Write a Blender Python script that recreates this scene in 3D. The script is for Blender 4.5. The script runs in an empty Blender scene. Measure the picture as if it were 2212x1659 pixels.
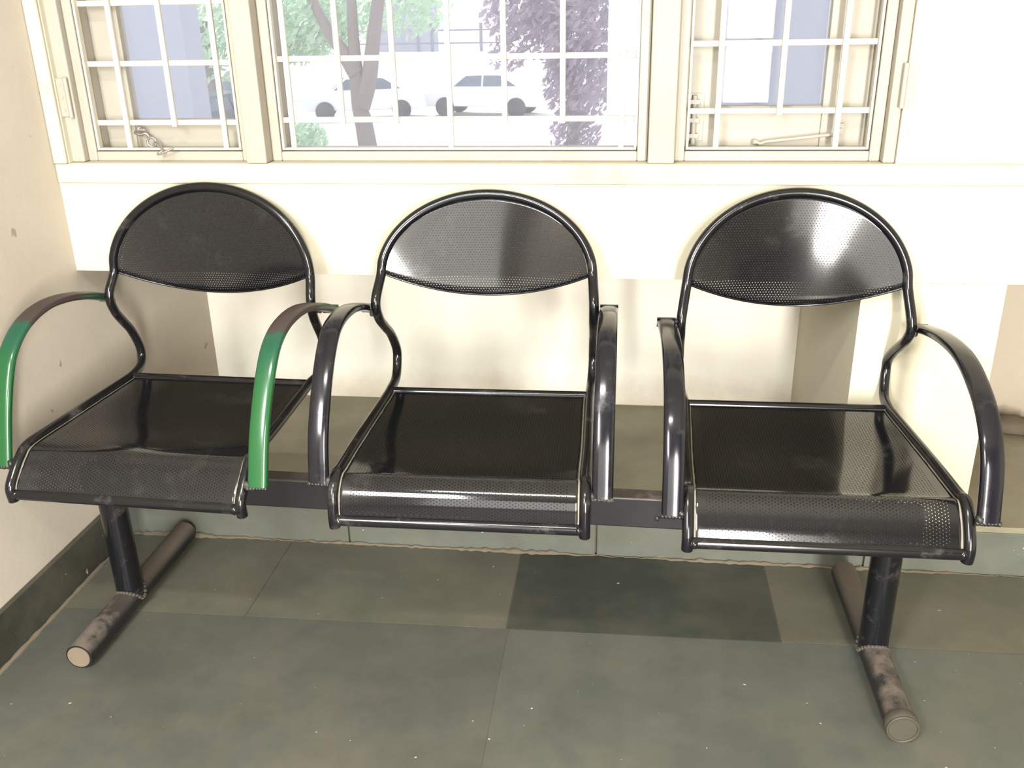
import bpy, bmesh, math, random
from mathutils import Vector, Matrix
random.seed(7)
sc = bpy.context.scene
C = sc.collection

# ------------------------------------------------------------------ camera
F_PX, PITCH, YAW, ROLL, CAM_H = 2001.17, 0.384158, 0.125444, -0.0185676, 1.174354
cy, sy = math.cos(YAW), math.sin(YAW)
fw = Vector((-sy*math.cos(PITCH), cy*math.cos(PITCH), -math.sin(PITCH)))
r0 = Vector((cy, sy, 0)); u0 = r0.cross(fw)
rt = math.cos(ROLL)*r0 + math.sin(ROLL)*u0
up = -math.sin(ROLL)*r0 + math.cos(ROLL)*u0
cd = bpy.data.cameras.new('camera'); cam = bpy.data.objects.new('camera', cd); C.objects.link(cam)
cd.sensor_fit = 'HORIZONTAL'; cd.sensor_width = 36.0; cd.lens = 36.0*F_PX/2212.0
cd.clip_start = 0.02; cd.clip_end = 400
M3 = Matrix((rt, up, -fw)).transposed()
cam.matrix_world = Matrix.Translation((0, 0, CAM_H)) @ M3.to_4x4()
sc.camera = cam

# ------------------------------------------------------------------ world, sun, lights, exposure
w = bpy.data.worlds.new('world'); sc.world = w; w.use_nodes = True
bg = w.node_tree.nodes['Background']; bg.inputs[0].default_value = (0.86, 0.93, 1.0, 1); bg.inputs[1].default_value = 2.1
def light(name, kind, loc, rot, energy, color, **kw):
    d = bpy.data.lights.new(name, kind); o = bpy.data.objects.new(name, d); C.objects.link(o)
    o.location = loc; o.rotation_euler = rot; d.energy = energy; d.color = color
    for k, v in kw.items(): setattr(d, k, v)
    return o
def aim(o, tgt):
    o.rotation_euler = (Vector(tgt) - o.location).to_track_quat('-Z', 'Y').to_euler()
sun = light('sun', 'SUN', (0, 0, 20), (0, 0, 0), 3.2, (1.0, 0.96, 0.9), angle=0.02)
sun.rotation_euler = Vector((0.45, -0.55, -0.95)).to_track_quat('-Z', 'Y').to_euler()
door = light('doorway_daylight', 'AREA', (0.64, -1.5, 0.98), (math.radians(90), 0, 0), 195, (1.0, 0.975, 0.92), shape='RECTANGLE', size=0.24, size_y=1.4)
tube = light('ceiling_tube_light', 'AREA', (-0.45, -0.3, 2.7), (0, 0, 0), 56, (1.0, 0.98, 0.92), shape='RECTANGLE', size=0.8, size_y=0.14)
room = light('rear_soft_fill', 'AREA', (-0.1, -2.9, 1.15), (math.radians(90), 0, 0), 85, (1.0, 0.98, 0.93), shape='RECTANGLE', size=3.0, size_y=2.0)  # added frontal fill that softens shadows in the niche, no window behind it
side = light('left_floor_fill', 'AREA', (-1.0, -1.0, 1.9), (0, 0, 0), 130, (0.97, 0.99, 1.0), shape='RECTANGLE', size=0.5, size_y=0.9)  # unseen side lamp, aimed down to brighten the front left floor
aim(side, (-0.95, 0.4, 0.0))
vs = sc.view_settings
vs.view_transform = 'Standard'; vs.look = 'None'; vs.gamma = 1.0; vs.use_curve_mapping = False; vs.exposure = 0.0

# ------------------------------------------------------------------ materials
def mat(name):
    m = bpy.data.materials.new(name); m.use_nodes = True
    nt = m.node_tree; b = nt.nodes['Principled BSDF']
    return m, nt, b
def nd(nt, t, **kw):
    n = nt.nodes.new(t)
    for k, v in kw.items():
        if k.startswith('i_'): n.inputs[k[2:].replace('_', ' ')].default_value = v
        else: setattr(n, k, v)
    return n
def L(nt, a, b): nt.links.new(a, b)
def noise(nt, vec, scale, detail=4, rough=0.55):
    n = nd(nt, 'ShaderNodeTexNoise'); n.inputs['Scale'].default_value = scale
    n.inputs['Detail'].default_value = detail; n.inputs['Roughness'].default_value = rough
    if vec is not None: L(nt, vec, n.inputs['Vector'])
    return n.outputs['Fac']
def ramp(nt, fac, stops):
    n = nd(nt, 'ShaderNodeValToRGB'); e = n.color_ramp.elements
    while len(e) < len(stops): e.new(0.5)
    for k, (p, c) in enumerate(stops):
        e[k].position = p; e[k].color = (c if len(c) == 4 else (*c, 1)) if hasattr(c, '__len__') else (c, c, c, 1)
    L(nt, fac, n.inputs['Fac']); return n.outputs['Color']
def mix(nt, fac, a, b, mode='MIX'):
    n = nd(nt, 'ShaderNodeMix', data_type='RGBA', blend_type=mode)
    for s, v in ((n.inputs[0], fac), (n.inputs[6], a), (n.inputs[7], b)):
        if isinstance(v, bpy.types.NodeSocket): L(nt, v, s)
        elif isinstance(v, (int, float)): s.default_value = v if s is n.inputs[0] else (v, v, v, 1)
        else: s.default_value = (*v, 1)
    return n.outputs[2]
def math_(nt, op, a, b=0.0, c=0.0):
    n = nd(nt, 'ShaderNodeMath', operation=op)
    for s, v in zip(n.inputs, (a, b, c)):
        if isinstance(v, bpy.types.NodeSocket): L(nt, v, s)
        else: s.default_value = v
    return n.outputs[0]
def objco(nt):
    return nd(nt, 'ShaderNodeTexCoord').outputs['Object']
def bump(nt, b, h, strength=0.2, dist=0.002):
    n = nd(nt, 'ShaderNodeBump'); n.inputs['Strength'].default_value = strength; n.inputs['Distance'].default_value = dist
    L(nt, h, n.inputs['Height']); L(nt, n.outputs[0], b.inputs['Normal'])

def plaster(name, base, stain, rough=0.75, stain_amt=0.35, chips=0.0, chipcol=(0.3, 0.24, 0.18)):
    m, nt, b = mat(name); v = objco(nt)
    f1 = ramp(nt, noise(nt, v, 1.7, 6), [(0.42, 0), (0.75, 1)])
    f2 = ramp(nt, noise(nt, v, 7.0, 8, 0.65), [(0.45, 0), (0.8, 1)])
    k = math_(nt, 'MULTIPLY', math_(nt, 'ADD', f1, f2), 0.5*stain_amt)
    col = mix(nt, k, base, stain)
    if chips > 0:
        ch = ramp(nt, noise(nt, v, 16.0, 3, 0.5), [(0.74-chips*0.05, 0), (0.755-chips*0.05, 1)])
        col = mix(nt, ch, col, chipcol)
    L(nt, col, b.inputs['Base Color']); b.inputs['Roughness'].default_value = rough
    b.inputs['Specular IOR Level'].default_value = 0.3
    bump(nt, b, noise(nt, v, 45, 6, 0.6), 0.25, 0.002)
    return m
M_wall = plaster('cream_plaster', (0.47, 0.435, 0.335), (0.38, 0.325, 0.235), stain_amt=0.5, chips=0.0)
M_board = plaster('stained_sill_paint', (0.47, 0.435, 0.33), (0.26, 0.21, 0.14), stain_amt=1.0)
M_wall_left = plaster('beige_plaster', (0.463, 0.414, 0.351), (0.351, 0.303, 0.240), stain_amt=0.55, chips=0.35)
M_room = plaster('room_plaster', (0.62, 0.58, 0.50), (0.5, 0.44, 0.36))
M_wood = plaster('cream_painted_wood', (0.314, 0.289, 0.240), (0.196, 0.156, 0.107), rough=0.5, stain_amt=0.5)
M_grille = plaster('cream_painted_iron', (0.461, 0.427, 0.351), (0.305, 0.244, 0.169), rough=0.45, stain_amt=0.35)

def niche_wall_mat():
    # cream plaster with damp brown blotches along its foot
    m, nt, b = mat('niche_plaster'); v = objco(nt)
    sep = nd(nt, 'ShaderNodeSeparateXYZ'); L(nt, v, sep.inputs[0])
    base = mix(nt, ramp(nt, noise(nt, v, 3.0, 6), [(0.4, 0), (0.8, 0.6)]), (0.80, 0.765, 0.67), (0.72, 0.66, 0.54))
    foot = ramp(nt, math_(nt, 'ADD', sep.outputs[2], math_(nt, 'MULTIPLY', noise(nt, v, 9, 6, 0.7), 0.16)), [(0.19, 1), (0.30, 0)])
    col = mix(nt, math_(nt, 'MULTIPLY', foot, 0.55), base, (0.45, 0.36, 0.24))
    right = ramp(nt, math_(nt, 'ADD', sep.outputs[0], math_(nt, 'MULTIPLY', noise(nt, v, 4, 3), 0.12)), [(0.74, 0), (0.86, 1)])  # shade of the right niche, painted into the plaster colour
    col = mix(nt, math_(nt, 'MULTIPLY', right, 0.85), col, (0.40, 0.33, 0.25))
    L(nt, col, b.inputs['Base Color']); b.inputs['Roughness'].default_value = 0.85
    bump(nt, b, noise(nt, v, 35, 6, 0.6), 0.35, 0.003)
    return m
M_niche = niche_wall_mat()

def stone(name, a, c, dirt=(0.125, 0.108, 0.078), rough=0.42, dirt_amt=0.45):
    m, nt, b = mat(name); v = objco(nt)
    f1 = ramp(nt, noise(nt, v, 6.0, 10, 0.7), [(0.36, 0), (0.66, 1)])
    col = mix(nt, f1, a, c)
    f2 = ramp(nt, noise(nt, v, 3.2, 9, 0.7), [(0.44, 0), (0.68, 1)])
    col = mix(nt, math_(nt, 'MULTIPLY', f2, dirt_amt), col, dirt)
    sp = ramp(nt, noise(nt, v, 75, 2, 0.4), [(0.765, 0), (0.785, 1)])
    col = mix(nt, math_(nt, 'MULTIPLY', sp, 0.7), col, (0.55, 0.53, 0.45))
    L(nt, col, b.inputs['Base Color'])
    L(nt, ramp(nt, noise(nt, v, 9, 6), [(0.3, rough), (0.8, rough+0.25)]), b.inputs['Roughness'])
    bump(nt, b, noise(nt, v, 30, 6, 0.6), 0.12, 0.002)
    return m
M_floor = stone('green_kota_stone', (0.056, 0.062, 0.051), (0.073, 0.077, 0.065), dirt_amt=0.40)
M_floor2 = stone('green_kota_stone_b', (0.051, 0.054, 0.045), (0.066, 0.068, 0.056), dirt_amt=0.45)
M_floor_back = stone('dusty_kota_stone', (0.065, 0.065, 0.048), (0.088, 0.088, 0.065), dirt_amt=0.60)
M_floor_dark = stone('dark_kota_stone', (0.022, 0.027, 0.021), (0.033, 0.036, 0.028), dirt_amt=0.30)
M_grout = stone('dirty_grout', (0.084, 0.070, 0.052), (0.119, 0.105, 0.077), rough=0.8)
M_plinth = stone('plinth_stone', (0.083, 0.090, 0.073), (0.107, 0.115, 0.093), dirt=(0.078, 0.066, 0.044), dirt_amt=0.5)
M_sill = stone('olive_sill_stone', (0.19, 0.172, 0.118), (0.235, 0.215, 0.15), dirt=(0.17, 0.135, 0.09), dirt_amt=0.5)
M_skirt = stone('dark_skirting_stone', (0.030, 0.030, 0.022), (0.043, 0.042, 0.032), dirt_amt=0.4)
M_mortar = plaster('crumbled_mortar', (0.132, 0.109, 0.077), (0.074, 0.057, 0.037), rough=0.95, stain_amt=1.0)

def black_paint(name, rough=0.2, dust=0.35, tint=(0.010, 0.010, 0.012), dustcol=(0.14, 0.13, 0.115), thr=0.56):
    m, nt, b = mat(name); v = objco(nt)
    f = ramp(nt, noise(nt, v, 14, 8, 0.7), [(thr, 0), (thr+0.2, 1)])
    f = math_(nt, 'MULTIPLY', f, dust)
    L(nt, mix(nt, f, tint, dustcol), b.inputs['Base Color'])
    L(nt, math_(nt, 'ADD', math_(nt, 'MULTIPLY', f, 0.6), rough), b.inputs['Roughness'])
    b.inputs['Specular IOR Level'].default_value = 0.42
    return m
M_tube = black_paint('black_gloss_paint', 0.16, 0.35, (0.005, 0.005, 0.006))
M_arm_black = black_paint('worn_black_armrest_paint', 0.15, 0.30, (0.005, 0.005, 0.008), (0.08, 0.078, 0.085), 0.54)
M_beam = black_paint('black_beam_paint', 0.40, 0.6, (0.010, 0.010, 0.010), (0.160, 0.136, 0.104), 0.52)
M_weld = black_paint('weld_metal', 0.35, 0.9, (0.012, 0.012, 0.012), (0.060, 0.054, 0.042), 0.48)
M_weldd = plaster('dusty_weld', (0.07, 0.06, 0.048), (0.02, 0.018, 0.016), rough=0.8, stain_amt=1.0)
M_cap = plaster('dusty_tan_cap', (0.150, 0.116, 0.082), (0.082, 0.061, 0.041), rough=0.7, stain_amt=0.9)
M_cap2 = plaster('dusty_grey_cap', (0.065, 0.060, 0.043), (0.030, 0.025, 0.018), rough=0.5, stain_amt=1.0)

def dusty_top(name, amount):
    # black pipe whose upward side carries settled brown dust
    m, nt, b = mat(name); v = objco(nt)
    g = nd(nt, 'ShaderNodeNewGeometry'); s = nd(nt, 'ShaderNodeSeparateXYZ'); L(nt, g.outputs['Normal'], s.inputs[0])
    sp = nd(nt, 'ShaderNodeSeparateXYZ'); L(nt, g.outputs['Position'], sp.inputs[0])
    up_ = ramp(nt, s.outputs[2], [(0.15, 0), (0.75, 1)])
    n = ramp(nt, noise(nt, v, 11, 8, 0.7), [(0.44, 0), (0.60, 1)])
    back = ramp(nt, sp.outputs[1], [(0.0, 0), (1.0, 1)])
    bk = math_(nt, 'MULTIPLY', math_(nt, 'SUBTRACT', sp.outputs[1], 1.40), 3.0)
    bk = nd(nt, 'ShaderNodeClamp').outputs[0] if False else math_(nt, 'MINIMUM', math_(nt, 'MAXIMUM', bk, 0.0), 1.0)
    f = math_(nt, 'MULTIPLY', math_(nt, 'MULTIPLY', up_, math_(nt, 'MAXIMUM', n, bk)), amount)
    L(nt, mix(nt, f, (0.010, 0.010, 0.011), (0.125, 0.10, 0.078)), b.inputs['Base Color'])
    L(nt, math_(nt, 'ADD', math_(nt, 'MULTIPLY', f, 0.5), 0.35), b.inputs['Roughness'])
    return m
M_foot = dusty_top('dusty_black_pipe', 0.85)
M_beam = dusty_top('dusty_black_beam', 0.95)

def green_paint():
    m, nt, b = mat('worn_green_armrest_paint'); v = objco(nt)
    a = nd(nt, 'ShaderNodeAttribute', attribute_name='t').outputs['Fac']
    n = noise(nt, v, 22, 6, 0.7)
    t = math_(nt, 'ADD', a, math_(nt, 'MULTIPLY', math_(nt, 'SUBTRACT', n, 0.5), 0.07))
    G = (0.007, 0.055, 0.030); G2 = (0.009, 0.068, 0.018); B = (0.034, 0.022, 0.019); D = (0.016, 0.045, 0.026)
    col = ramp(nt, t, [(0.0, G2), (0.30, G2), (0.44, G), (0.485, G), (0.505, B), (0.78, B), (0.84, D), (1.0, D)])
    L(nt, col, b.inputs['Base Color'])
    L(nt, ramp(nt, t, [(0.45, 0.2), (0.52, 0.55), (0.78, 0.5), (0.84, 0.3)]), b.inputs['Roughness'])
    return m
M_green = green_paint()

def perforated(name, swap, pitch=0.0056, rad=0.00095):
    m, nt, b = mat(name); v = objco(nt)
    uv = nd(nt, 'ShaderNodeUVMap'); uv.uv_map = 'UVMap'
    s = nd(nt, 'ShaderNodeSeparateXYZ'); L(nt, uv.outputs[0], s.inputs[0])
    U, V = (s.outputs[1], s.outputs[0]) if swap else (s.outputs[0], s.outputs[1])
    p, h = pitch, pitch*math.sqrt(3)
    def lat(off):
        fu = math_(nt, 'SUBTRACT', math_(nt, 'FRACT', math_(nt, 'ADD', math_(nt, 'DIVIDE', U, p), 100+off)), 0.5)
        fv = math_(nt, 'SUBTRACT', math_(nt, 'FRACT', math_(nt, 'ADD', math_(nt, 'DIVIDE', V, h), 100+off)), 0.5)
        fu = math_(nt, 'MULTIPLY', fu, p); fv = math_(nt, 'MULTIPLY', fv, h)
        return math_(nt, 'SQRT', math_(nt, 'ADD', math_(nt, 'MULTIPLY', fu, fu), math_(nt, 'MULTIPLY', fv, fv)))
    d = math_(nt, 'MINIMUM', lat(0.0), lat(0.5))
    inside = math_(nt, 'LESS_THAN', d, rad)
    at = nd(nt, 'ShaderNodeAttribute', attribute_name='edge').outputs['Fac']
    hole = math_(nt, 'MULTIPLY', inside, math_(nt, 'GREATER_THAN', at, 0.010))
    f = ramp(nt, noise(nt, v, 9, 9, 0.72), [(0.56, 0), (0.78, 1)])
    f = math_(nt, 'MULTIPLY', f, 0.16)
    col = mix(nt, f, (0.006, 0.006, 0.007), (0.13, 0.13, 0.12))
    seam = math_(nt, 'LESS_THAN', math_(nt, 'ADD', at, math_(nt, 'MULTIPLY', noise(nt, v, 30, 3), 0.0015)), 0.0030)
    col = mix(nt, math_(nt, 'MULTIPLY', seam, 0.8), col, (0.30, 0.27, 0.20))
    L(nt, col, b.inputs['Base Color'])
    L(nt, math_(nt, 'ADD', math_(nt, 'MULTIPLY', math_(nt, 'MAXIMUM', f, seam), 0.5), 0.09), b.inputs['Roughness'])
    b.inputs['Specular IOR Level'].default_value = 0.60
    tr = nd(nt, 'ShaderNodeBsdfTransparent'); mx = nd(nt, 'ShaderNodeMixShader')
    L(nt, hole, mx.inputs[0]); L(nt, b.outputs[0], mx.inputs[1]); L(nt, tr.outputs[0], mx.inputs[2])
    L(nt, mx.outputs[0], nt.nodes['Material Output'].inputs['Surface'])
    return m
M_perf_back = perforated('perforated_black_sheet', False)
M_perf_seat = perforated('perforated_black_seat_sheet', True, 0.0058, 0.00095)

def simple(name, col, rough=0.5, metal=0.0):
    m, nt, b = mat(name); v = objco(nt)
    L(nt, mix(nt, math_(nt, 'MULTIPLY', noise(nt, v, 8, 4), 0.3), col, tuple(c*0.7 for c in col)), b.inputs['Base Color'])
    b.inputs['Roughness'].default_value = rough; b.inputs['Metallic'].default_value = metal
    return m
M_steel = simple('tarnished_steel', (0.45, 0.42, 0.38), 0.35, 0.8)
M_dark = simple('dark_metal', (0.05, 0.045, 0.04), 0.5)
M_car_white = simple('white_car_paint', (0.8, 0.8, 0.82), 0.25)
M_car_dark = simple('dark_car_paint', (0.06, 0.07, 0.09), 0.25)
M_car_red = simple('red_car_paint', (0.45, 0.06, 0.06), 0.25)
M_carglass = simple('car_glass', (0.10, 0.13, 0.17), 0.1)
M_rubber = simple('tyre_rubber', (0.05, 0.05, 0.05), 0.8)
M_bark = simple('brown_bark', (0.20, 0.16, 0.14), 0.9)
M_ground = simple('pale_sandy_ground', (0.72, 0.70, 0.64), 0.9)
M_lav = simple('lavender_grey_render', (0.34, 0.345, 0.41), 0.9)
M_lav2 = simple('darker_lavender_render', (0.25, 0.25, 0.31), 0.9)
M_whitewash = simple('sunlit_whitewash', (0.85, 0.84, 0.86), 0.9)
def leaf_mat(name, a, c):
    m, nt, b = mat(name); v = objco(nt)
    col = mix(nt, noise(nt, v, 1.3, 3), a, c)
    L(nt, col, b.inputs['Base Color']); b.inputs['Roughness'].default_value = 0.5
    t = nd(nt, 'ShaderNodeBsdfTranslucent'); L(nt, col, t.inputs[0])
    mx = nd(nt, 'ShaderNodeMixShader'); mx.inputs[0].default_value = 0.5
    L(nt, b.outputs[0], mx.inputs[1]); L(nt, t.outputs[0], mx.inputs[2])
    L(nt, mx.outputs[0], nt.nodes['Material Output'].inputs['Surface'])
    return m
M_leaf = leaf_mat('green_leaves', (0.32, 0.52, 0.34), (0.60, 0.74, 0.55))
M_leaf2 = leaf_mat('dusty_mauve_leaves', (0.30, 0.24, 0.32), (0.42, 0.33, 0.42))
def dusty_glass():
    m, nt, b = mat('dusty_window_glass'); v = objco(nt)
    nt.nodes.remove(b)
    tr = nd(nt, 'ShaderNodeBsdfTransparent'); tl = nd(nt, 'ShaderNodeBsdfTranslucent'); df = nd(nt, 'ShaderNodeBsdfDiffuse')
    tl.inputs[0].default_value = (0.9, 0.88, 0.98, 1); df.inputs[0].default_value = (0.9, 0.9, 0.9, 1)
    gl = nd(nt, 'ShaderNodeBsdfGlossy'); gl.inputs['Roughness'].default_value = 0.05
    a = nd(nt, 'ShaderNodeAddShader'); L(nt, tl.outputs[0], a.inputs[0]); L(nt, df.outputs[0], a.inputs[1])
    f = ramp(nt, noise(nt, v, 6, 8, 0.7), [(0.3, 0.14), (0.8, 0.28)])
    m1 = nd(nt, 'ShaderNodeMixShader'); L(nt, f, m1.inputs[0]); L(nt, tr.outputs[0], m1.inputs[1]); L(nt, tl.outputs[0], m1.inputs[2])
    m2 = nd(nt, 'ShaderNodeMixShader'); m2.inputs[0].default_value = 0.004
    L(nt, m1.outputs[0], m2.inputs[1]); L(nt, gl.outputs[0], m2.inputs[2])
    L(nt, m2.outputs[0], nt.nodes['Material Output'].inputs['Surface'])
    return m
M_glass = dusty_glass()

# ------------------------------------------------------------------ mesh helpers
class MB:
    def __init__(s): s.v = []; s.f = []; s.mi = []; s.t = []; s.smooth = []; s.uv = None; s.edge = None
    def add(s, vs_, fs, mi=0, t=None, smooth=True):
        o = len(s.v); s.v += [tuple(p) for p in vs_]; s.f += [tuple(i+o for i in f) for f in fs]
        s.mi += [mi]*len(fs); s.smooth += [smooth]*len(fs); s.t += (t if t else [0.0]*len(vs_))
    def box(s, x0, x1, y0, y1, z0, z1, mi=0, M=None):
        p = [Vector((x, y, z)) for z in (z0, z1) for y in (y0, y1) for x in (x0, x1)]
        if M: p = [M @ q for q in p]
        s.add(p, [(0,2,3,1), (4,5,7,6), (0,1,5,4), (2,6,7,3), (0,4,6,2), (1,3,7,5)], mi, smooth=False)
    def sweep(s, path, ra, rb=None, seg=14, side=None, power=2.0, caps=True, mi=0):
        path = [Vector(p) for p in path]; n = len(path); rb = rb or ra
        T = [(path[min(i+1, n-1)]-path[max(i-1, 0)]).normalized() for i in range(n)]
        a = side.normalized() if side else (Vector((0,0,1)) if abs(T[0].z) < 0.9 else Vector((1,0,0)))
        vs_ = []; ts = []
        ln = [0.0]
        for i in range(1, n): ln.append(ln[-1]+(path[i]-path[i-1]).length)
        for i in range(n):
            if side: a = side - side.dot(T[i])*T[i]
            else: a = a - a.dot(T[i])*T[i]
            a.normalize(); b = T[i].cross(a)
            A = ra[i] if isinstance(ra, (list, tuple)) else ra; B = rb[i] if isinstance(rb, (list, tuple)) else rb
            for k in range(seg):
                th = 2*math.pi*k/seg; c, q = math.cos(th), math.sin(th)
                c = math.copysign(abs(c)**(2/power), c); q = math.copysign(abs(q)**(2/power), q)
                vs_.append(path[i]+a*A*c+b*B*q); ts.append(ln[i]/ln[-1])
        fs = [(i*seg+k, i*seg+(k+1) % seg, (i+1)*seg+(k+1) % seg, (i+1)*seg+k) for i in range(n-1) for k in range(seg)]
        s.add(vs_, fs, mi, ts)
        if caps:
            s.add(vs_[:seg], [tuple(reversed(range(seg)))], mi, ts[:seg], smooth=False)
            s.add(vs_[-seg:], [tuple(range(seg))], mi, ts[-seg:], smooth=False)
    def cyl(s, a, b, r, seg=20, r2=None, mi=0): s.sweep([a, b], [r, r2 if r2 else r], seg=seg, mi=mi)
    def blob(s, c, r, sc_=(1,1,1), seed=0, mi=0):
        rnd = random.Random(seed); bm = bmesh.new(); bmesh.ops.create_icosphere(bm, subdivisions=2, radius=1)
        vs_ = []
        for v in bm.verts:
            k = r*(1+rnd.uniform(-0.22, 0.22)); vs_.append((c[0]+v.co.x*k*sc_[0], c[1]+v.co.y*k*sc_[1], c[2]+v.co.z*k*sc_[2]))
        fs = [tuple(v.index for v in f.verts) for f in bm.faces]; bm.free(); s.add(vs_, fs, mi)
    def build(s, name, mats, parent=None, bevel=0.0, origin=None, label=None):
        me = bpy.data.meshes.new(name)
        og = Vector(parent['_o']) if parent is not None else (Vector(origin) if origin else Vector((0,0,0)))
        if origin and parent is not None: og2 = Vector(origin)
        else: og2 = og
        me.from_pydata([Vector(p)-og2 for p in s.v], [], s.f)
        mats = mats if isinstance(mats, (list, tuple)) else [mats]
        for m in mats: me.materials.append(m)
        for p, mi, sm in zip(me.polygons, s.mi, s.smooth): p.material_index = mi; p.use_smooth = sm
        at = me.attributes.new('t', 'FLOAT', 'POINT'); at.data.foreach_set('value', s.t)
        if s.uv:
            ul = me.uv_layers.new(name='UVMap')
            for lp in me.loops: ul.data[lp.index].uv = s.uv[lp.vertex_index]
            ae = me.attributes.new('edge', 'FLOAT', 'POINT'); ae.data.foreach_set('value', s.edge)
        me.update()
        o = bpy.data.objects.new(name, me); C.objects.link(o)
        o.location = og2 - (og if parent is not None else Vector((0,0,0)))
        if parent is not None: o.parent = parent; o['_o'] = tuple(og2)
        else: o['_o'] = tuple(og2)
        if bevel > 0:
            bv = o.modifiers.new('bevel', 'BEVEL'); bv.width = bevel; bv.segments = 2; bv.limit_method = 'ANGLE'; bv.angle_limit = 0.7
        if label: o['label'] = label
        return o
def tag(o, label=None, cat=None, group=None, kind=None):
    if label: o['label'] = label
    if cat: o['category'] = cat
    if group: o['group'] = group
    if kind: o['kind'] = kind
    return o
def thing(name, loc, label, cat, group=None):
    o = bpy.data.objects.new(name, None); C.objects.link(o); o.location = loc; o['_o'] = tuple(loc)
    o.empty_display_size = 0.1
    return tag(o, label, cat, group)
def structure(o, label=None): return tag(o, label, None, None, 'structure')
def catmull(pts, per=8):
    P = [Vector(p) for p in pts]; P = [2*P[0]-P[1]] + P + [2*P[-1]-P[-2]]; out = []
    for i in range(1, len(P)-2):
        p0, p1, p2, p3 = P[i-1:i+3]
        for k in range(per):
            t = k/per
            out.append(0.5*((2*p1)+(p2-p0)*t+(2*p0-5*p1+4*p2-p3)*t*t+(3*p1-p0-3*p2+p3)*t**3))
    out.append(P[-2]); return out

# ------------------------------------------------------------------ the room
W, XL, ND, NT, NRX, PBX, PH = 1.8531, -1.1923, 0.6015, 0.6592, 0.4738, 0.7461, 0.1207
XR, YR, CH = 2.6, -3.2, 2.95
SB = 0.891          # underside of window frames
WT = 1.55           # top of window openings
XW0, XW1 = -1.161, 0.505
# floor: stone slabs laid with thin joints on a grout bed
def joint(x): return 1.5585+0.017*x
fl = MB(); fl.box(XL-0.3, XR, YR, W+0.02, -0.06, -0.0015, 0)
g = 0.0012
rows = [([-1.5, -0.77, -0.218, 0.333, 0.89, 1.45, 2.05, XR], None, None), ]
def slab(x0, x1, ya, yb, mi):
    p = [(x0+g, ya(x0)+g), (x1-g, ya(x1)+g), (x1-g, yb(x1)-g), (x0+g, yb(x0)-g)]
    fl.add([(x, y, -0.002) for x, y in p]+[(x, y, 0.0) for x, y in p], [(4,5,6,7), (0,1,5,4), (1,2,6,5), (2,3,7,6), (3,0,4,7)], mi, smooth=False)
wline = lambda x: W+0.015
xs = [XL-0.3, -0.77, -0.218, 0.333, 0.89, 1.45, 2.05, XR]
for i in range(len(xs)-1): slab(xs[i], xs[i+1], joint, wline, 3 if i == 2 else 4)
xs = [XL-0.3, -0.212, 1.30, XR]
y0 = lambda x: 0.92+0.017*x
for i in range(len(xs)-1): slab(xs[i], xs[i+1], y0, joint, 1 if i % 2 else 2)
ya = 0.92
while ya > YR:
    yb = ya-0.62; f0 = (lambda b: (lambda x: b+0.017*x))(yb); f1 = (lambda b: (lambda x: b+0.017*x))(ya)
    for i in range(len(xs)-1): slab(xs[i], xs[i+1], f0, f1, 1 + (i % 2))
    ya = yb
structure(fl.build('floor', [M_grout, M_floor, M_floor2, M_floor_dark, M_floor_back]), 'floor of grey green stone slabs, one slab nearly black')

# window wall with two deep niches below the windows
wb = MB()
wb.box(XL, XR, W, W+0.10, NT, SB)                            # lintel over the niches
wb.box(XL, XR, W+0.1005, W+0.70, NT, 0.80)
wb.box(NRX, PBX, W, W+ND, PH, NT-0.0005)                     # pier between niches
wb.box(1.45, XR, W, W+ND, PH, NT-0.0005)
wb.box(XW1, XR, W, W+0.14, SB+0.0005, CH)
wb.box(XL, XW1-0.0005, W, W+0.14, WT, CH)
wb.box(XL, XW0, W+0.001, W+0.14, SB+0.0005, WT-0.0005)
structure(wb.build('wall_back', M_wall), 'cream plastered window wall above and between the niches')
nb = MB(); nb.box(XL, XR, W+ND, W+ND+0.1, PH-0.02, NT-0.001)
structure(nb.build('wall_niche', M_niche), 'stained plaster at the back of the wall niches, shade painted in at the right end')
wl = MB(); wl.box(XL-0.15, XL, YR, W+0.14, -0.05, CH); wl.box(XL-0.15, XL, W+0.14, W+0.72, -0.05, 0.85)
structure(wl.build('wall_left', M_wall_left), 'beige plastered left wall')
wr = MB(); wr.box(XR, XR+0.1, YR, W+0.7, -0.05, CH); structure(wr.build('wall_right', M_room))
wk = MB(); wk.box(XL-0.15, XR+0.1, YR-0.1, YR, -0.05, CH); structure(wk.build('wall_rear', M_room))
ce = MB(); ce.box(XL-0.15, XR+0.1, YR-0.1, W+0.14, CH, CH+0.1); structure(ce.build('ceiling', M_room))
ov = MB(); ov.box(XL-0.6, XR, W+0.141, W+1.5, 1.62, 1.70); structure(ov.build('trim_3', M_room), 'unseen slab added outside above the windows to block the sun')  # out of view, added to keep direct sun out of the room

# stone face of the plinth and its sill slab
pf = MB(); pxs = [XL, -0.63, -0.045, 0.55, 1.02, 1.6, XR]
pf.box(XL, XR, W+0.004, W+ND, -0.02, 0.104, 1)
for i in range(len(pxs)-1): pf.box(pxs[i]+0.002, pxs[i+1]-0.002, W-0.006, W+0.01, 0.0, 0.1055, 0)
structure(pf.build('baseboard_back', [M_plinth, M_mortar], bevel=0.0015), 'grey green stone skirting below the window wall')
sl = MB(); sl.box(XL, XR, W-0.006, W+ND, 0.1062, PH-0.0003)
structure(sl.build('trim_2', M_sill, bevel=0.001), 'olive stone slab on the floor of the niches')
bl = MB(); bl.box(XL, XL+0.012, 1.30, W-0.008, 0.0, 0.105)
structure(bl.build('baseboard_left', M_skirt, bevel=0.002), 'dark stone skirting on the left wall')
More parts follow.
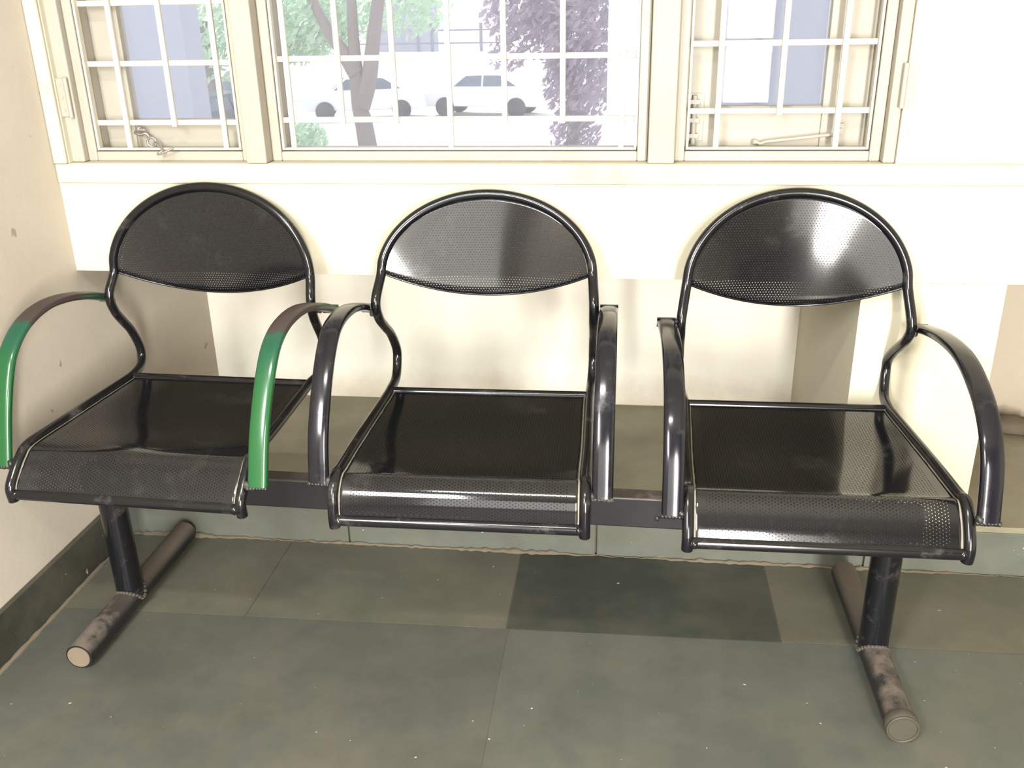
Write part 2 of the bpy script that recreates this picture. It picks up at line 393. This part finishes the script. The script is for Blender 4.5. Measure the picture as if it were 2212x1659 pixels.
# crumbled mortar line where plinth meets floor
mo = MB(); rnd = random.Random(3)
path = [(XL+0.02+i*0.011, W-0.009+rnd.uniform(-0.002, 0.002), 0.0005+rnd.uniform(-0.002, 0.002)) for i in range(250)]
mo.sweep(path, [(0.5+0.5*math.sin(i*0.13)*math.sin(i*0.037+1))*rnd.choice((0.004, 0.006, 0.009))+0.001 for i in range(len(path))], seg=8)
structure(mo.build('trim_4', M_mortar), 'crumbling mortar along the foot of the wall')
mo = MB(); path = [(XL+0.016, 1.30+i*0.02, 0.0) for i in range(27)]
mo.sweep(path, [rnd.uniform(0.003, 0.007) for _ in path], seg=8)
structure(mo.build('trim_5', M_mortar), 'mortar along the foot of the left skirting')
# broken plaster heap in the right niche
for k, (x, y, z, r, sc_) in enumerate([(1.03, 2.36, PH+0.018, 0.05, (1.1, .8, .42)), (1.10, 2.32, PH+0.015, 0.035, (1., .9, .5)), (0.99, 2.42, PH+0.010, 0.03, (1.3, .7, .4)), (1.06, 2.29, PH+0.006, 0.02, (1., 1., .4))]):
    b_ = MB(); b_.blob((x, y, z), r, sc_, seed=20+k)
    o = b_.build('rubble_chunk', M_mortar if k != 1 else M_wall, origin=(x, y, z))
    tag(o, ['largest flat lump of broken plaster in the right niche', 'pale white lump of plaster in the right niche', 'brown lump of rubble against the back of the right niche', 'smallest crumb of rubble in front of the lumps in the right niche'][k], 'rubble', 'rubble in the right niche')

# ------------------------------------------------------------------ windows
tr1 = MB(); tr1.box(XL+0.001, XR, W-0.007, W-0.0004, 0.851, SB-0.0005)
tr1.box(XL+0.001, XL+0.030, W-0.010, W-0.0005, SB, WT)
structure(tr1.build('trim_1', M_board, bevel=0.003), 'painted board under and beside the windows')

def ring(mb, x0, x1, z0, z1, y0, y1, wd, mi=0, bottom=None):
    bt = bottom or wd
    mb.box(x0, x0+wd, y0, y1, z0, z1, mi); mb.box(x1-wd, x1, y0, y1, z0, z1, mi)
    mb.box(x0+wd, x1-wd, y0, y1, z0, z0+bt, mi); mb.box(x0+wd, x1-wd, y0, y1, z1-wd, z1, mi)

def window(name, label, x0, x1, verts, horizs, sash):
    z0, z1 = SB, WT
    fr = MB()
    ring(fr, x0, x1, z0, z1, W+0.028, W+0.115, 0.020)                 # moulded frame
    root = fr.build(name, M_wood, bevel=0.003, origin=((x0+x1)/2, W+0.05, z0)); structure(root, label)
    gr = MB()
    ring(gr, x0+0.022, x1-0.022, z0+0.022, z1-0.022, W+0.030, W+0.046, 0.005)
    for (x, full) in verts:
        gr.box(x-0.0055, x+0.0055, W+0.034, W+0.042, (z0+0.024) if full else horizs[0]-0.008, z1-0.024)
    for h in horizs:
        gr.box(x0+0.024, x1-0.024, W+0.042, W+0.050, h-0.0055, h+0.0055)
    gr.build('grille', M_grille, root, bevel=0.0015)
    if sash:
        sx0, sx1, st_l, st_r, bt = sash
        sa = MB()
        sa.box(sx0, sx0+st_l, W+0.085, W+0.113, z0+0.021, z1-0.021); sa.box(sx1-st_r, sx1, W+0.085, W+0.113, z0+0.021, z1-0.021)
        sa.box(sx0+st_l, sx1-st_r, W+0.087, W+0.111, z0+0.021, z0+0.021+bt); sa.box(sx0+st_l, sx1-st_r, W+0.087, W+0.111, z1-0.09, z1-0.021)
        so = sa.build('sash', M_wood, root, bevel=0.002)
        gl = MB(); gl.box(sx0+st_l-0.004, sx1-st_r+0.004, W+0.098, W+0.101, z0+0.017+bt, z1-0.088)
        gl.build('pane', M_glass, so)
    else:
        gl = MB(); gl.box(x0+0.019, x1-0.019, W+0.095, W+0.099, z0+0.019, z1-0.019)
        gl.build('pane', M_glass, root)
    return root
w1 = window('window_1', 'left barred window with a grey blue view and iron stay', -1.133, -0.772,
            [(-1.040, True), (-0.935, False), (-0.828, True)], [0.968, 1.085, 1.20], (-1.113, -0.792, 0.064, 0.030, 0.058))
w2 = window('window_2', 'wide middle barred window looking onto trees and cars', -0.728, 0.040,
            [(-0.682, True), (-0.575, False), (-0.464, False), (-0.353, True), (-0.243, False), (-0.128, False), (-0.012, True)], [0.972, 1.090, 1.21], None)
w3 = window('window_3', 'right barred window with bolt and stay rod', 0.092, 0.482,
            [(0.172, True), (0.288, False), (0.398, True)], [0.985, 1.108, 1.23], (0.113, 0.462, 0.062, 0.085, 0.078))
# mullions and jambs of the window unit
mu = MB()
mu.box(-0.7715, -0.7285, W-0.006, W+0.12, SB+0.0003, WT)
mu.box(0.0405, 0.0915, W-0.004, W+0.12, SB+0.0003, WT)
mu.box(XL+0.0305, -1.1335, W+0.012, W+0.12, SB+0.0003, WT)
mu.box(0.4825, XW1-0.0005, W+0.006, W+0.12, SB+0.0003, WT)
structure(mu.build('trim_6', M_wood, bevel=0.003), 'cream mullions between the three windows')

def hinge(parent, x, y, z, h, sgn):
    m = MB(); m.box(x-0.003, x+sgn*0.022, y-0.003, y, z, z+h); m.cyl((x, y-0.005, z-0.002), (x, y-0.005, z+h+0.002), 0.0045, 12)
    for k in range(3): m.cyl((x+sgn*0.014, y-0.004, z+h*(0.17+0.33*k)), (x+sgn*0.014, y-0.002, z+h*(0.17+0.33*k)), 0.003, 10)
    m.build('hinge', M_wood, parent)
hinge(w3, 0.500, W-0.001, 0.995, 0.075, 1)
hinge(w1, -1.140, W+0.010, 0.985, 0.075, -1)
# tower bolt on window 3
tb = MB(); tb.box(0.112, 0.148, W+0.080, W+0.084, 0.925, 1.015); tb.cyl((0.130, W+0.074, 0.918), (0.130, W+0.074, 1.012), 0.005, 12)
for z in (0.935, 0.965, 1.0): tb.box(0.121, 0.139, W+0.068, W+0.081, z-0.004, z+0.004)
tb.build('tower_bolt', M_wood, w3)
rd = MB(); rd.sweep(catmull([(0.250, W+0.070, 0.925), (0.262, W+0.068, 0.920), (0.275, W+0.068, 0.924), (0.33, W+0.066, 0.930), (0.385, W+0.066, 0.936), (0.40, W+0.068, 0.936)], 5), 0.0032, seg=10)
rd.blob((0.252, W+0.072, 0.922), 0.006, seed=4); rd.build('stay_rod', M_wood, w3)
kb = MB(); kb.box(0.404, 0.420, W+0.076, W+0.085, 0.935, 0.957); kb.cyl((0.412, W+0.066, 0.944), (0.412, W+0.077, 0.944), 0.005, 12); kb.build('catch', M_wood, w3)
# latch and ringed hook on window 1
lt = MB(); lt.cyl((-1.035, W+0.070, 0.951), (-1.017, W+0.070, 0.950), 0.0045, 10); lt.sweep(catmull([(-1.043, W+0.068, 0.945), (-1.030, W+0.066, 0.941), (-1.016, W+0.066, 0.943), (-1.010, W+0.070, 0.931)], 5), 0.0032, seg=8)
lt.blob((-1.032, W+0.072, 0.953), 0.006, seed=5); lt.build('latch', M_steel, w1)
hk = MB(); ringp = [(-1.003+0.010*math.cos(a), W+0.060, 0.926+0.010*math.sin(a)) for a in [i*math.pi/8 for i in range(17)]]
hk.sweep(ringp, 0.0022, seg=8)
hk.sweep(catmull([(-0.995, W+0.060, 0.926), (-0.984, W+0.050, 0.926), (-0.966, W+0.024, 0.919), (-0.958, W+0.014, 0.915), (-0.966, W+0.006, 0.909), (-0.952, W+0.004, 0.912), (-0.930, W+0.006, 0.921)], 6), 0.0026, seg=10)
hk.build('stay_hook', M_steel, w1)

# ------------------------------------------------------------------ the bench
K = 'x y a z r wf wr wk wo wp fby fbz fuz fuy kny knz ouy ouz pby pbz toy toz'.split()
CHAIRS = [
 [-0.8579,1.7687,-0.0521,0.0258,0.0091,0.2247,0.2052,0.2193,0.2255,0.2201,-0.3989,0.3355,0.3884,-0.3758,0.0683,0.4448,-0.0005,0.5979,0.0220,0.6449,0.0531,0.8229],
 [-0.2719,1.7696,0.0043,0.0133,0.0040,0.2175,0.2098,0.2134,0.2167,0.2125,-0.4096,0.3378,0.4045,-0.3963,0.0875,0.4621,-0.0414,0.6218,-0.0033,0.6711,0.0521,0.8230],
 [0.3319,1.7682,0.0142,0.0045,-0.0038,0.2209,0.2002,0.2102,0.2173,0.2085,-0.4273,0.3467,0.4131,-0.4007,0.0820,0.4695,-0.0120,0.5940,0.0140,0.6626,0.0560,0.8369]]
SEAT = 0.42
TR = 0.0098
ARM = {
 (0,-1): [(-.371,.384),(-.344,.471),(-.318,.534),(-.291,.578),(-.244,.613),(-.183,.630),(-.118,.629),(-.044,.614),(.030,.588)],
 (0, 1): [(-.386,.380),(-.362,.451),(-.334,.509),(-.293,.572),(-.255,.606),(-.202,.623),(-.123,.623),(-.031,.599),(.030,.576)],
 (1,-1): [(-.388,.404),(-.370,.478),(-.332,.549),(-.284,.608),(-.233,.639),(-.152,.642),(-.076,.626),(.015,.596)],
 (1, 1): [(-.390,.395),(-.368,.475),(-.330,.545),(-.284,.600),(-.233,.628),(-.152,.634),(-.076,.622),(.015,.600)],
 (2,-1): [(-.410,.392),(-.385,.480),(-.343,.548),(-.280,.592),(-.205,.612),(-.110,.610),(-.015,.596)],
 (2, 1): [(-.416,.406),(-.391,.498),(-.343,.556),(-.274,.592),(-.200,.609),(-.104,.606),(-.004,.588),(.040,.575)]}
bench = thing('waiting_bench', (-0.27, 1.53, 0), 'black perforated steel three seat waiting bench, two armrests green, below the barred windows', 'bench')
ARM_LABEL = {(0,-1): 'green armrest with brown worn bend, outer left', (0,1): 'bright green armrest with brown worn bend, right of the left seat'}
for ci, vals in enumerate(CHAIRS):
    q = dict(zip(K, vals)); ca, sa_ = math.cos(q['a']), math.sin(q['a'])
    def LW(lx, ly, lz): return Vector((q['x']+ca*lx-sa_*ly, q['y']+sa_*lx+ca*ly, lz+q['z']+q['r']*lx))
    def side_pts(s):
        # front foot of the rail, front bend, rail, rear bend
        fz = q['fuz']
        pts = [(q['wf'], q['fby'], q['fbz']-0.008), (q['wf'], q['fby']-0.001, q['fbz']+0.018), (q['wf'], q['fuy']-0.006, fz-0.012), (q['wf']-0.0005, q['fuy']+0.018, fz+0.010),
               (q['wf']-0.002, q['fuy']+0.045, fz+0.6*(SEAT-fz)+0.004)]
        n0 = len(pts)
        for k in (0.3, 0.6, 0.88): pts.append((q['wf']+(q['wr']-q['wf'])*k, (q['fuy']+0.045)*(1-k)+0*k, pts[4][2]*(1-k)+SEAT*k))
        pts += [(q['wr']+0.0005, 0.0, SEAT+0.001), ((q['wr']+q['wk'])/2, q['kny']*0.66, SEAT+0.006), (q['wk'], q['kny']*0.99, q['knz']-0.004), (q['wk'], q['kny']*0.96, q['knz']+0.024)]
        for k, fr_ in ((0.42, 0.30), (0.60, 0.60), (0.80, 0.90)):
            pts.append((q['wk']*(1-fr_)+q['wo']*fr_, q['kny']*(1-fr_)+q['ouy']*fr_, q['knz']*(1-k)+q['ouz']*k))
        pts += [(q['wo'], q['ouy'], q['ouz']+0.006), (q['wp'], q['pby'], q['pbz'])]
        return [(s*x, y, z) for x, y, z in pts]
    BOW = 0.028; REC = q['toy']-q['pby']-BOW*0.75
    def arch(th): return (q['wp']*math.cos(th), q['pby']+REC*math.sin(th)+BOW*(1.2-0.45*math.sin(th))*math.sin(th)**2, q['pbz']+(q['toz']-q['pbz'])*math.sin(th))
    ctrl = side_pts(1) + [arch(math.pi*k/16) for k in range(1, 16)] + list(reversed(side_pts(-1)))
    fr = MB(); fr.sweep([LW(*p) for p in catmull(ctrl, 5)], TR, seg=16)
    fr.build('seat_frame', M_tube, bench)
    # rails across front and rear
    cr = MB(); cz = q['fbz']+0.006
    cr.sweep([LW(-q['wf'], q['fby'], cz), LW(-q['wf']+0.03, q['fby'], cz), LW(q['wf']-0.03, q['fby'], cz), LW(q['wf'], q['fby'], cz)], 0.0108, seg=16, caps=False)
    cr.blob(LW(-q['wf']+0.010, q['fby']-0.003, cz), 0.0095, (1, 1, 1), 31+ci); cr.blob(LW(q['wf']-0.010, q['fby']-0.003, cz), 0.0095, (1, 1, 1), 41+ci)
    cr.build('front_rail', M_tube, bench)
    rr = MB(); rr.sweep([LW(-q['wr'], -0.004, SEAT-0.001), LW(q['wr'], -0.004, SEAT-0.001)], 0.0092, seg=16); rr.build('rear_rail', M_tube, bench)
    # seat sheet
    rail = catmull(side_pts(1)[:9], 6)                 # local points (x,y,z), front foot -> rear corner
    rail = [p for p in rail if p.z > cz-0.002 or p.y > q['fby']+0.05]
    ln = [0.0]
    for i in range(1, len(rail)): ln.append(ln[-1]+math.hypot(rail[i].y-rail[i-1].y, rail[i].z-rail[i-1].z))
    tot = ln[-1]; st = MB(); st.uv = []; st.edge = []; NX = 44; V = []; 
    for i, p in enumerate(rail):
        hw = p.x-TR*0.75
        for k in range(NX+1):
            u = -1+2*k/NX; x = u*hw
            d = 0.007*(1-u*u)*math.sin(math.pi*min(1, max(0, (ln[i]-0.06)/(tot-0.06))))**2
            V.append(LW(x, p.y, p.z-d-0.001)); st.uv.append((x, ln[i]))
            e = min(hw-abs(x), ln[i]-0.0, tot-ln[i]-0.004)
            # plain margins wider than the seam: sides 24 mm, front 20 mm
            m_ = min((hw-abs(x))/2.2, ln[i]/1.4, tot-ln[i])
            st.edge.append(max(0.0, min(e, 0.0045)) if e < 0.0045 else max(0.0045, m_))
    n = NX+1
    st.add(V, [(i*n+k, (i+1)*n+k, (i+1)*n+k+1, i*n+k+1) for i in range(len(rail)-1) for k in range(NX)])
    so = st.build('seat', M_perf_seat, bench)
    sd = so.modifiers.new('solid', 'SOLIDIFY'); sd.thickness = 0.0012; sd.offset = 0
    # backrest sheet
    bk = MB(); bk.uv = []; bk.edge = []; V = []; NXb, NZ = 60, 30
    wi = q['wp']-TR*0.7; hi = q['toz']-q['pbz']-TR*0.7; sag = 0.048
    for i in range(NXb+1):
        x = wi*math.sin(-math.pi/2+math.pi*i/NXb)*0.9995; c2 = max(0.0, 1-(x/wi)**2)
        zt = hi*math.sqrt(c2); zb = -sag*c2
        for k in range(NZ+1):
            z = zb+(zt-zb)*k/NZ
            B = BOW*(1.2-0.45*z/hi)*c2
            yb_ = q['pby']+REC*(z/(q['toz']-q['pbz']))
            curl = max(0.0, 1-(z-zb)/0.012)**2*0.008
            V.append(LW(x, yb_+B+curl, q['pbz']+z)); bk.uv.append((x, z))
            e = min((zt-z), (wi-abs(x))*0.8 if z > -0.02 else 1, hi*(1-math.sqrt(min(1, (x/wi)**2+(max(z, 0)/hi)**2))))
            m_ = min(e*1.6, (z-zb)*1.6+0.0045)
            bk.edge.append(max(0.0, min(e, 0.0045)) if e < 0.0045 else max(0.0045, m_))
    n = NZ+1
    bk.add(V, [(i*n+k, (i+1)*n+k, (i+1)*n+k+1, i*n+k+1) for i in range(NXb) for k in range(NZ)])
    bo = bk.build('backrest', M_perf_back, bench)
    sd = bo.modifiers.new('solid', 'SOLIDIFY'); sd.thickness = 0.0012; sd.offset = 0
    lip = MB(); lp_pts = [LW(wi*x, q['pby']-(sag*(1-x*x))*REC/(q['toz']-q['pbz'])+BOW*(1.2+0.45*sag/hi*(1-x*x))*(1-x*x)+0.006, q['pbz']-sag*(1-x*x)) for x in [-1+i/15 for i in range(31)]]
    lip.sweep(lp_pts, 0.0022, seg=8); lip.build('backrest_lip', M_tube, bench)
    # armrests
    for s in (-1, 1):
        X = s*(q['wo']+0.029)
        prof = [(X, y, z) for y, z in ARM[(ci, s)]]
        pth = [LW(*p) for p in catmull(prof, 7)]
        am = MB(); am.sweep(pth, 0.0180, 0.0085, seg=20, side=Vector((ca, sa_, 0)), power=2.8)
        ao = am.build('armrest', M_green if ci == 0 else M_arm_black, bench, label=ARM_LABEL.get((ci, s)))
        e = pth[0]; wd = MB()
        for k in range(7): wd.blob(e+Vector((-s*0.017+s*0.0055*k, -0.004, -0.001)), 0.0042, (1, 1, 1), 60+k+ci*10+s)
        wd.blob(LW(s*(q['wf']+0.011), prof[0][1]-0.002, prof[0][2]+0.004), 0.0065, (1, 1, 1.3), 80+ci+s)
        wd.build('weld_bead', M_weld, ao)
        w2_ = MB(); wd = MB(); w2_.blob(LW(s*(q['wo']+0.011), min(prof[-1][1], q['ouy']+0.012), prof[-1][2]+0.002), 0.006, (1.2, 1, 1), 90+ci+s)
        pe = pth[-1]; wd.box(-0.018, 0.018, -0.002, 0.002, -0.010, 0.010, 0, Matrix.Translation(pe) @ Matrix.Rotation(q['a'], 4, 'Z') @ Matrix.Rotation(0.3, 4, 'X'))
        wd.build('end_plate', M_arm_black if ci else M_green, ao)
        w2_.build('weld_bead', M_weld, ao)
    # brackets from rails down to the beam
    for s in (-1, 1):
        br = MB(); p = LW(s*(q['wf']-0.07), -0.235, 0)
        zt = LW(s*q['wf'], 0, 0.402).z; by = 1.5465-0.0205*p.x-0.0
        br.box(p.x-0.012, p.x+0.012, by-0.015, by+0.015, 0.334, zt, 0); br.build('bracket', M_tube, bench, bevel=0.002)
# crossbeam
def beam_y(x): return 1.5589-0.0209*(x+1.0318)
BX0, BX1 = -1.075, 0.545
bm_ = MB(); hw, zt, zb = 0.019, 0.3355, 0.2735
pts = []
for x in (BX0, BX1):
    y = beam_y(x); pts += [(x, y-hw, zb), (x, y+hw, zb), (x, y+hw, zt), (x, y-hw, zt)]
bm_.add(pts, [(0,1,2,3), (7,6,5,4), (0,4,5,1), (1,5,6,2), (2,6,7,3), (3,7,4,0)], smooth=False)
bm_.build('crossbeam', M_beam, bench, bevel=0.003)
for x, lab, capm in ((-1.026, 'tan dusty plug', M_cap), (0.4947, 'scuffed round grey cap', M_cap2)):
    y = beam_y(x); t_ = 0.0052
    po = MB(); po.cyl((x, y, 0.04), (x, y, zb+0.003), 0.0275, 28); po.build('post', M_tube, bench)
    fb = MB(); y0_, y1_ = y-0.205, y+0.262; R = 0.0262
    a = Vector((x-0.0, y0_, R)); b = Vector((x, y1_, R)); 
    fb.sweep([a+(b-a)*k/12 for k in range(13)], R, seg=28); fo = fb.build('foot_bar', M_foot, bench)
    ep = MB()
    if x < 0: ep.sweep([a+Vector((0, -0.0015, 0)), a+Vector((0, 0.004, 0))], R*0.86, seg=28)
    else:
        ep.sweep([a+Vector((0, -0.012, 0)), a+Vector((0, -0.010, 0)), a+Vector((0, 0.006, 0)), a+Vector((0, 0.010, 0))], [R*0.93, R*1.06, R*1.09, R*1.02], seg=28)
        rim = [a+Vector((R*0.98*math.cos(k*math.pi/14), -0.0125, R*0.98*math.sin(k*math.pi/14))) for k in range(29)]
        ep.sweep(rim, 0.0022, seg=8)
    ep.build('end_cap', capm, fo, label=lab)
    wdp = MB()
    for k in range(30):
        th = 2*math.pi*k/30; cx_, cy_ = 0.0278*math.cos(th), 0.0285*math.sin(th)
        wdp.blob((x+cx_, y+cy_, R+math.sqrt(max(0.0, R*R-min(R*R, cx_*cx_)))-0.001), 0.0048, (1, 1, .8), 120+k)
    wdp.build('weld_bead', M_weldd, fo)
bo_ = MB(); bx = 0.075; bo_.blob((bx, beam_y(bx)-hw-0.001, 0.296), 0.005, (1, .5, 1), 7); bo_.build('rivet', M_weld, bench)

# ------------------------------------------------------------------ outside
GZ = -2.3
go = MB(); go.box(-60, 60, 3.2, 140, GZ-0.1, GZ); structure(go.build('ground', M_ground), 'pale sunlit ground outside')
def pixel_dir(px, py):
    return fw + (px-1106)/F_PX*rt - (py-829.5)/F_PX*up
def at(px, Y, py=150):      # world x of a photo column at distance Y
    d = pixel_dir(px, py); return d.x/d.y*Y
def atz(px, py, Y):
    d = pixel_dir(px, py); return CAM_H + d.z/d.y*Y
# two shaded neighbour walls close to the side windows and a sunlit pier
Yl = 9.0
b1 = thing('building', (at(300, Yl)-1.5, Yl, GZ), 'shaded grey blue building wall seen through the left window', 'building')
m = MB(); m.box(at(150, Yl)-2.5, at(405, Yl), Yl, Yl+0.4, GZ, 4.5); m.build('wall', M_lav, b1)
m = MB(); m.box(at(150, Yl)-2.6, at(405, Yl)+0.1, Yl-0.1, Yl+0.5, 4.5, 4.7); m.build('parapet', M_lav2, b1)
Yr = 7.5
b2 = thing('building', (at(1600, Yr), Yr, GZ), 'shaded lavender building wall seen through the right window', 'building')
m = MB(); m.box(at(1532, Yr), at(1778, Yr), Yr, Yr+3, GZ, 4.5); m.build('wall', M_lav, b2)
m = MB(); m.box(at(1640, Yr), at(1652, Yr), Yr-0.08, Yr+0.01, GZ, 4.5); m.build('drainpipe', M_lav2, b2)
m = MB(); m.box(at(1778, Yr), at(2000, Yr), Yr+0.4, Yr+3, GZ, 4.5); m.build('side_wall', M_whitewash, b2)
m = MB(); Yw = 6.8
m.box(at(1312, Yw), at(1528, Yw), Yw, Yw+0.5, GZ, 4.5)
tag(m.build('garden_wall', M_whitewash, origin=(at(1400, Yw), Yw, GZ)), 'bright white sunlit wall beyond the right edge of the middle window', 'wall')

def leaves(mb, c, R, n, size, seed, squash=0.8):
    rnd = random.Random(seed)
    for _ in range(n):
        while True:
            p = Vector((rnd.uniform(-1, 1), rnd.uniform(-1, 1), rnd.uniform(-1, 1)))
            if p.length <= 1: break
        p = Vector(c)+Vector((p.x*R, p.y*R, p.z*R*squash))
        nrm = Vector((rnd.gauss(0, 1), rnd.gauss(0, 1), rnd.gauss(0, 1))).normalized()
        a = nrm.orthogonal().normalized(); b = nrm.cross(a); s_ = size*rnd.uniform(0.6, 1.3)
        mb.add([p-a*s_, p-b*s_*0.45+nrm*s_*0.1, p+a*s_, p+b*s_*0.45+nrm*s_*0.1], [(0, 1, 2, 3)], smooth=False)
Yt = 24.0
def P(px, py, Y): return (at(px, Y, py), Y, atz(px, py, Y))
base = P(797, 322, Yt); base = (base[0], Yt, GZ)
t1 = thing('tree', base, 'tree with forked brown trunk and light green leaves, left of the middle window', 'tree')
m = MB()
m.sweep(catmull([base, P(785, 262, Yt), P(776, 225, Yt), P(768, 140, Yt), P(762, 60, Yt), P(757, -60, Yt)], 5), [0.26-0.006*k for k in range(26)], seg=12)
m.build('trunk', M_bark, t1)
m = MB()
m.sweep(catmull([P(770, 160, Yt), P(742, 115, Yt), P(705, 60, Yt), P(665, -20, Yt)], 5), [0.22-0.008*k for k in range(16)], seg=12)
m.sweep(catmull([P(780, 230, Yt), P(797, 170, Yt), P(806, 90, Yt), P(822, -40, Yt)], 5), [0.24-0.006*k for k in range(16)], seg=12)
m.build('branch', M_bark, t1)
m = MB()
leaves(m, P(660, 40, Yt+1), 1.35, 1500, 0.13, 11); leaves(m, P(880, -10, Yt+2), 1.3, 700, 0.13, 12); leaves(m, P(740, 40, Yt+2), 1.0, 450, 0.12, 13); leaves(m, P(640, 100, Yt+1), 0.6, 260, 0.12, 14)
m.build('foliage', M_leaf, t1)
Y2 = 20.0
base2 = (at(1230, Y2), Y2, GZ)
t2 = thing('tree', base2, 'mauve grey weeping tree filling the right part of the middle window', 'tree')
m = MB(); m.sweep(catmull([base2, (base2[0]+.1, Y2, -0.8), (base2[0]-.1, Y2, 0.8), (base2[0], Y2, 2.5)], 5), 0.14, seg=10); m.build('trunk', M_bark, t2)
m = MB()
leaves(m, P(1240, 40, Y2), 1.05, 1800, 0.11, 21, 1.1); leaves(m, P(1130, 20, Y2), 0.85, 700, 0.11, 22); leaves(m, P(1250, 180, Y2), 0.75, 900, 0.10, 23, 1.2); leaves(m, P(1240, 290, Y2), 0.55, 420, 0.09, 24, 0.9); leaves(m, P(1100, 115, Y2), 0.45, 160, 0.09, 25)
m.build('foliage', M_leaf2, t2)
base3 = (at(640, 16), 16, GZ)
t3 = thing('shrub', base3, 'low green shrub at the bottom left of the middle window', 'shrub')
m = MB(); m.sweep([base3, (base3[0], 16, GZ+0.6)], 0.05, seg=8); m.build('stem', M_bark, t3)
m = MB(); leaves(m, P(655, 300, 16), 0.42, 420, 0.08, 31, 0.7); m.build('foliage', M_leaf, t3)
base4 = (at(455, 30), 30, GZ)
t4 = thing('tree', base4, 'pale green tree seen at the right of the left window', 'tree')
m = MB(); m.sweep([base4, (base4[0], 30, 1.0)], 0.2, seg=8); m.build('trunk', M_bark, t4)
m = MB(); leaves(m, P(455, 40, 30), 1.5, 1300, 0.16, 41, 1.3); leaves(m, P(430, 110, 30), 0.6, 220, 0.14, 42); m.build('foliage', M_leaf, t4)

def car(loc, ang, body, label, scale=1.0, group=None):
    root = thing('car', loc, label, 'car', group)
    T = Matrix.Translation(Vector(loc)) @ Matrix.Rotation(ang, 4, 'Z') @ Matrix.Scale(scale, 4)
    prof = [(-2.0, .35), (-2.05, .75), (-1.75, .92), (-1.05, 1.0), (-.55, 1.42), (.75, 1.45), (1.45, 1.02), (1.95, .95), (2.0, .35)]
    m = MB(); n = len(prof); vs_ = []
    for y, ins in ((-.82, 0.0), (-.78, 0.0), (.78, 0.0), (.82, 0.0)):
        for x, z in prof: vs_.append(T @ Vector((x, y*(0.82 if z > 1.2 else 1.0), z)))
    fs = [(j*n+i, j*n+(i+1) % n, (j+1)*n+(i+1) % n, (j+1)*n+i) for j in range(3) for i in range(n)]
    fs += [tuple(reversed(range(n))), tuple(range(3*n, 4*n))]
    m.add(vs_, fs, smooth=False); m.build('body', body, root, bevel=0.05)
    for s in (-1, 1):
        for (a, b_, c, d) in (((-.95, 1.03), (-.52, 1.36), (.05, 1.38), (.05, 1.03)), ((.12, 1.03), (.12, 1.38), (.70, 1.38), (1.30, 1.04))):
            m = MB(); q_ = [T @ Vector((x, s*(0.835-(z-1.03)*0.40), z)) for x, z in (a, b_, c, d)]
            m.add(q_, [(0, 1, 2, 3)] if s > 0 else [(3, 2, 1, 0)], smooth=False)
            m.build('side_window', M_carglass, root)
    m = MB()
    for y in (-.60, ):
        q_ = [T @ Vector(p) for p in ((-1.04, -.70, 1.02), (-1.04, .70, 1.02), (-.60, .58, 1.40), (-.60, -.58, 1.40))]; m.add(q_, [(0, 1, 2, 3)], smooth=False)
    m.build('windscreen', M_carglass, root)
    for x in (-1.3, 1.3):
        for y in (-.78, .78):
            m = MB(); m.cyl(T @ Vector((x, y-.1, .33)), T @ Vector((x, y+.1, .33)), 0.33*scale, 18); m.build('wheel', M_rubber, root)
Yc = 33.0
car((at(780, Yc), Yc, GZ), 0.25, M_car_white, 'white car parked behind the forked tree trunk')
car((at(1050, Yc+1), Yc+1, GZ), -0.15, M_car_white, 'white car parked between the forked tree and the mauve tree')
car((at(440, 26), 26, GZ), 1.2, M_car_dark, 'dark car with pale bumper seen through the left window')
car((at(508, 33), 33, GZ), 1.35, M_car_red, 'red car at the edge of the left window')
fe = thing('fence', (at(900, 40), 40, GZ), 'pale compound wall with dark rails behind the cars', 'fence')
m = MB(); m.box(at(600, 40), at(1320, 40), 40, 40.3, GZ, GZ+1.9); m.build('wall', M_whitewash, fe)
m = MB(); 
for z in (GZ+2.7, GZ+2.2): m.box(at(700, 40), at(1100, 40), 40.1, 40.16, z, z+0.06)
m.build('rail', M_lav2, fe)
for px in (700, 800, 905, 935, 970, 1040, 1100):
    m = MB(); x = at(px, 40); m.box(x-0.06, x+0.06, 40.08, 40.2, GZ+1.9, GZ+3.0); m.build('post', M_lav2, fe)
b5 = thing('building', (at(860, 46), 46, GZ), 'distant blue grey building behind the compound wall', 'building')
m = MB(); m.box(at(820, 46), at(915, 46), 46, 50, GZ, GZ+4.0); m.build('wall', M_lav, b5)
m = MB(); m.box(at(815, 46), at(920, 46), 45.8, 50.2, GZ+4.0, GZ+4.25); m.build('roof', M_lav2, b5)

for o in bpy.data.objects:
    if '_o' in o: del o['_o']
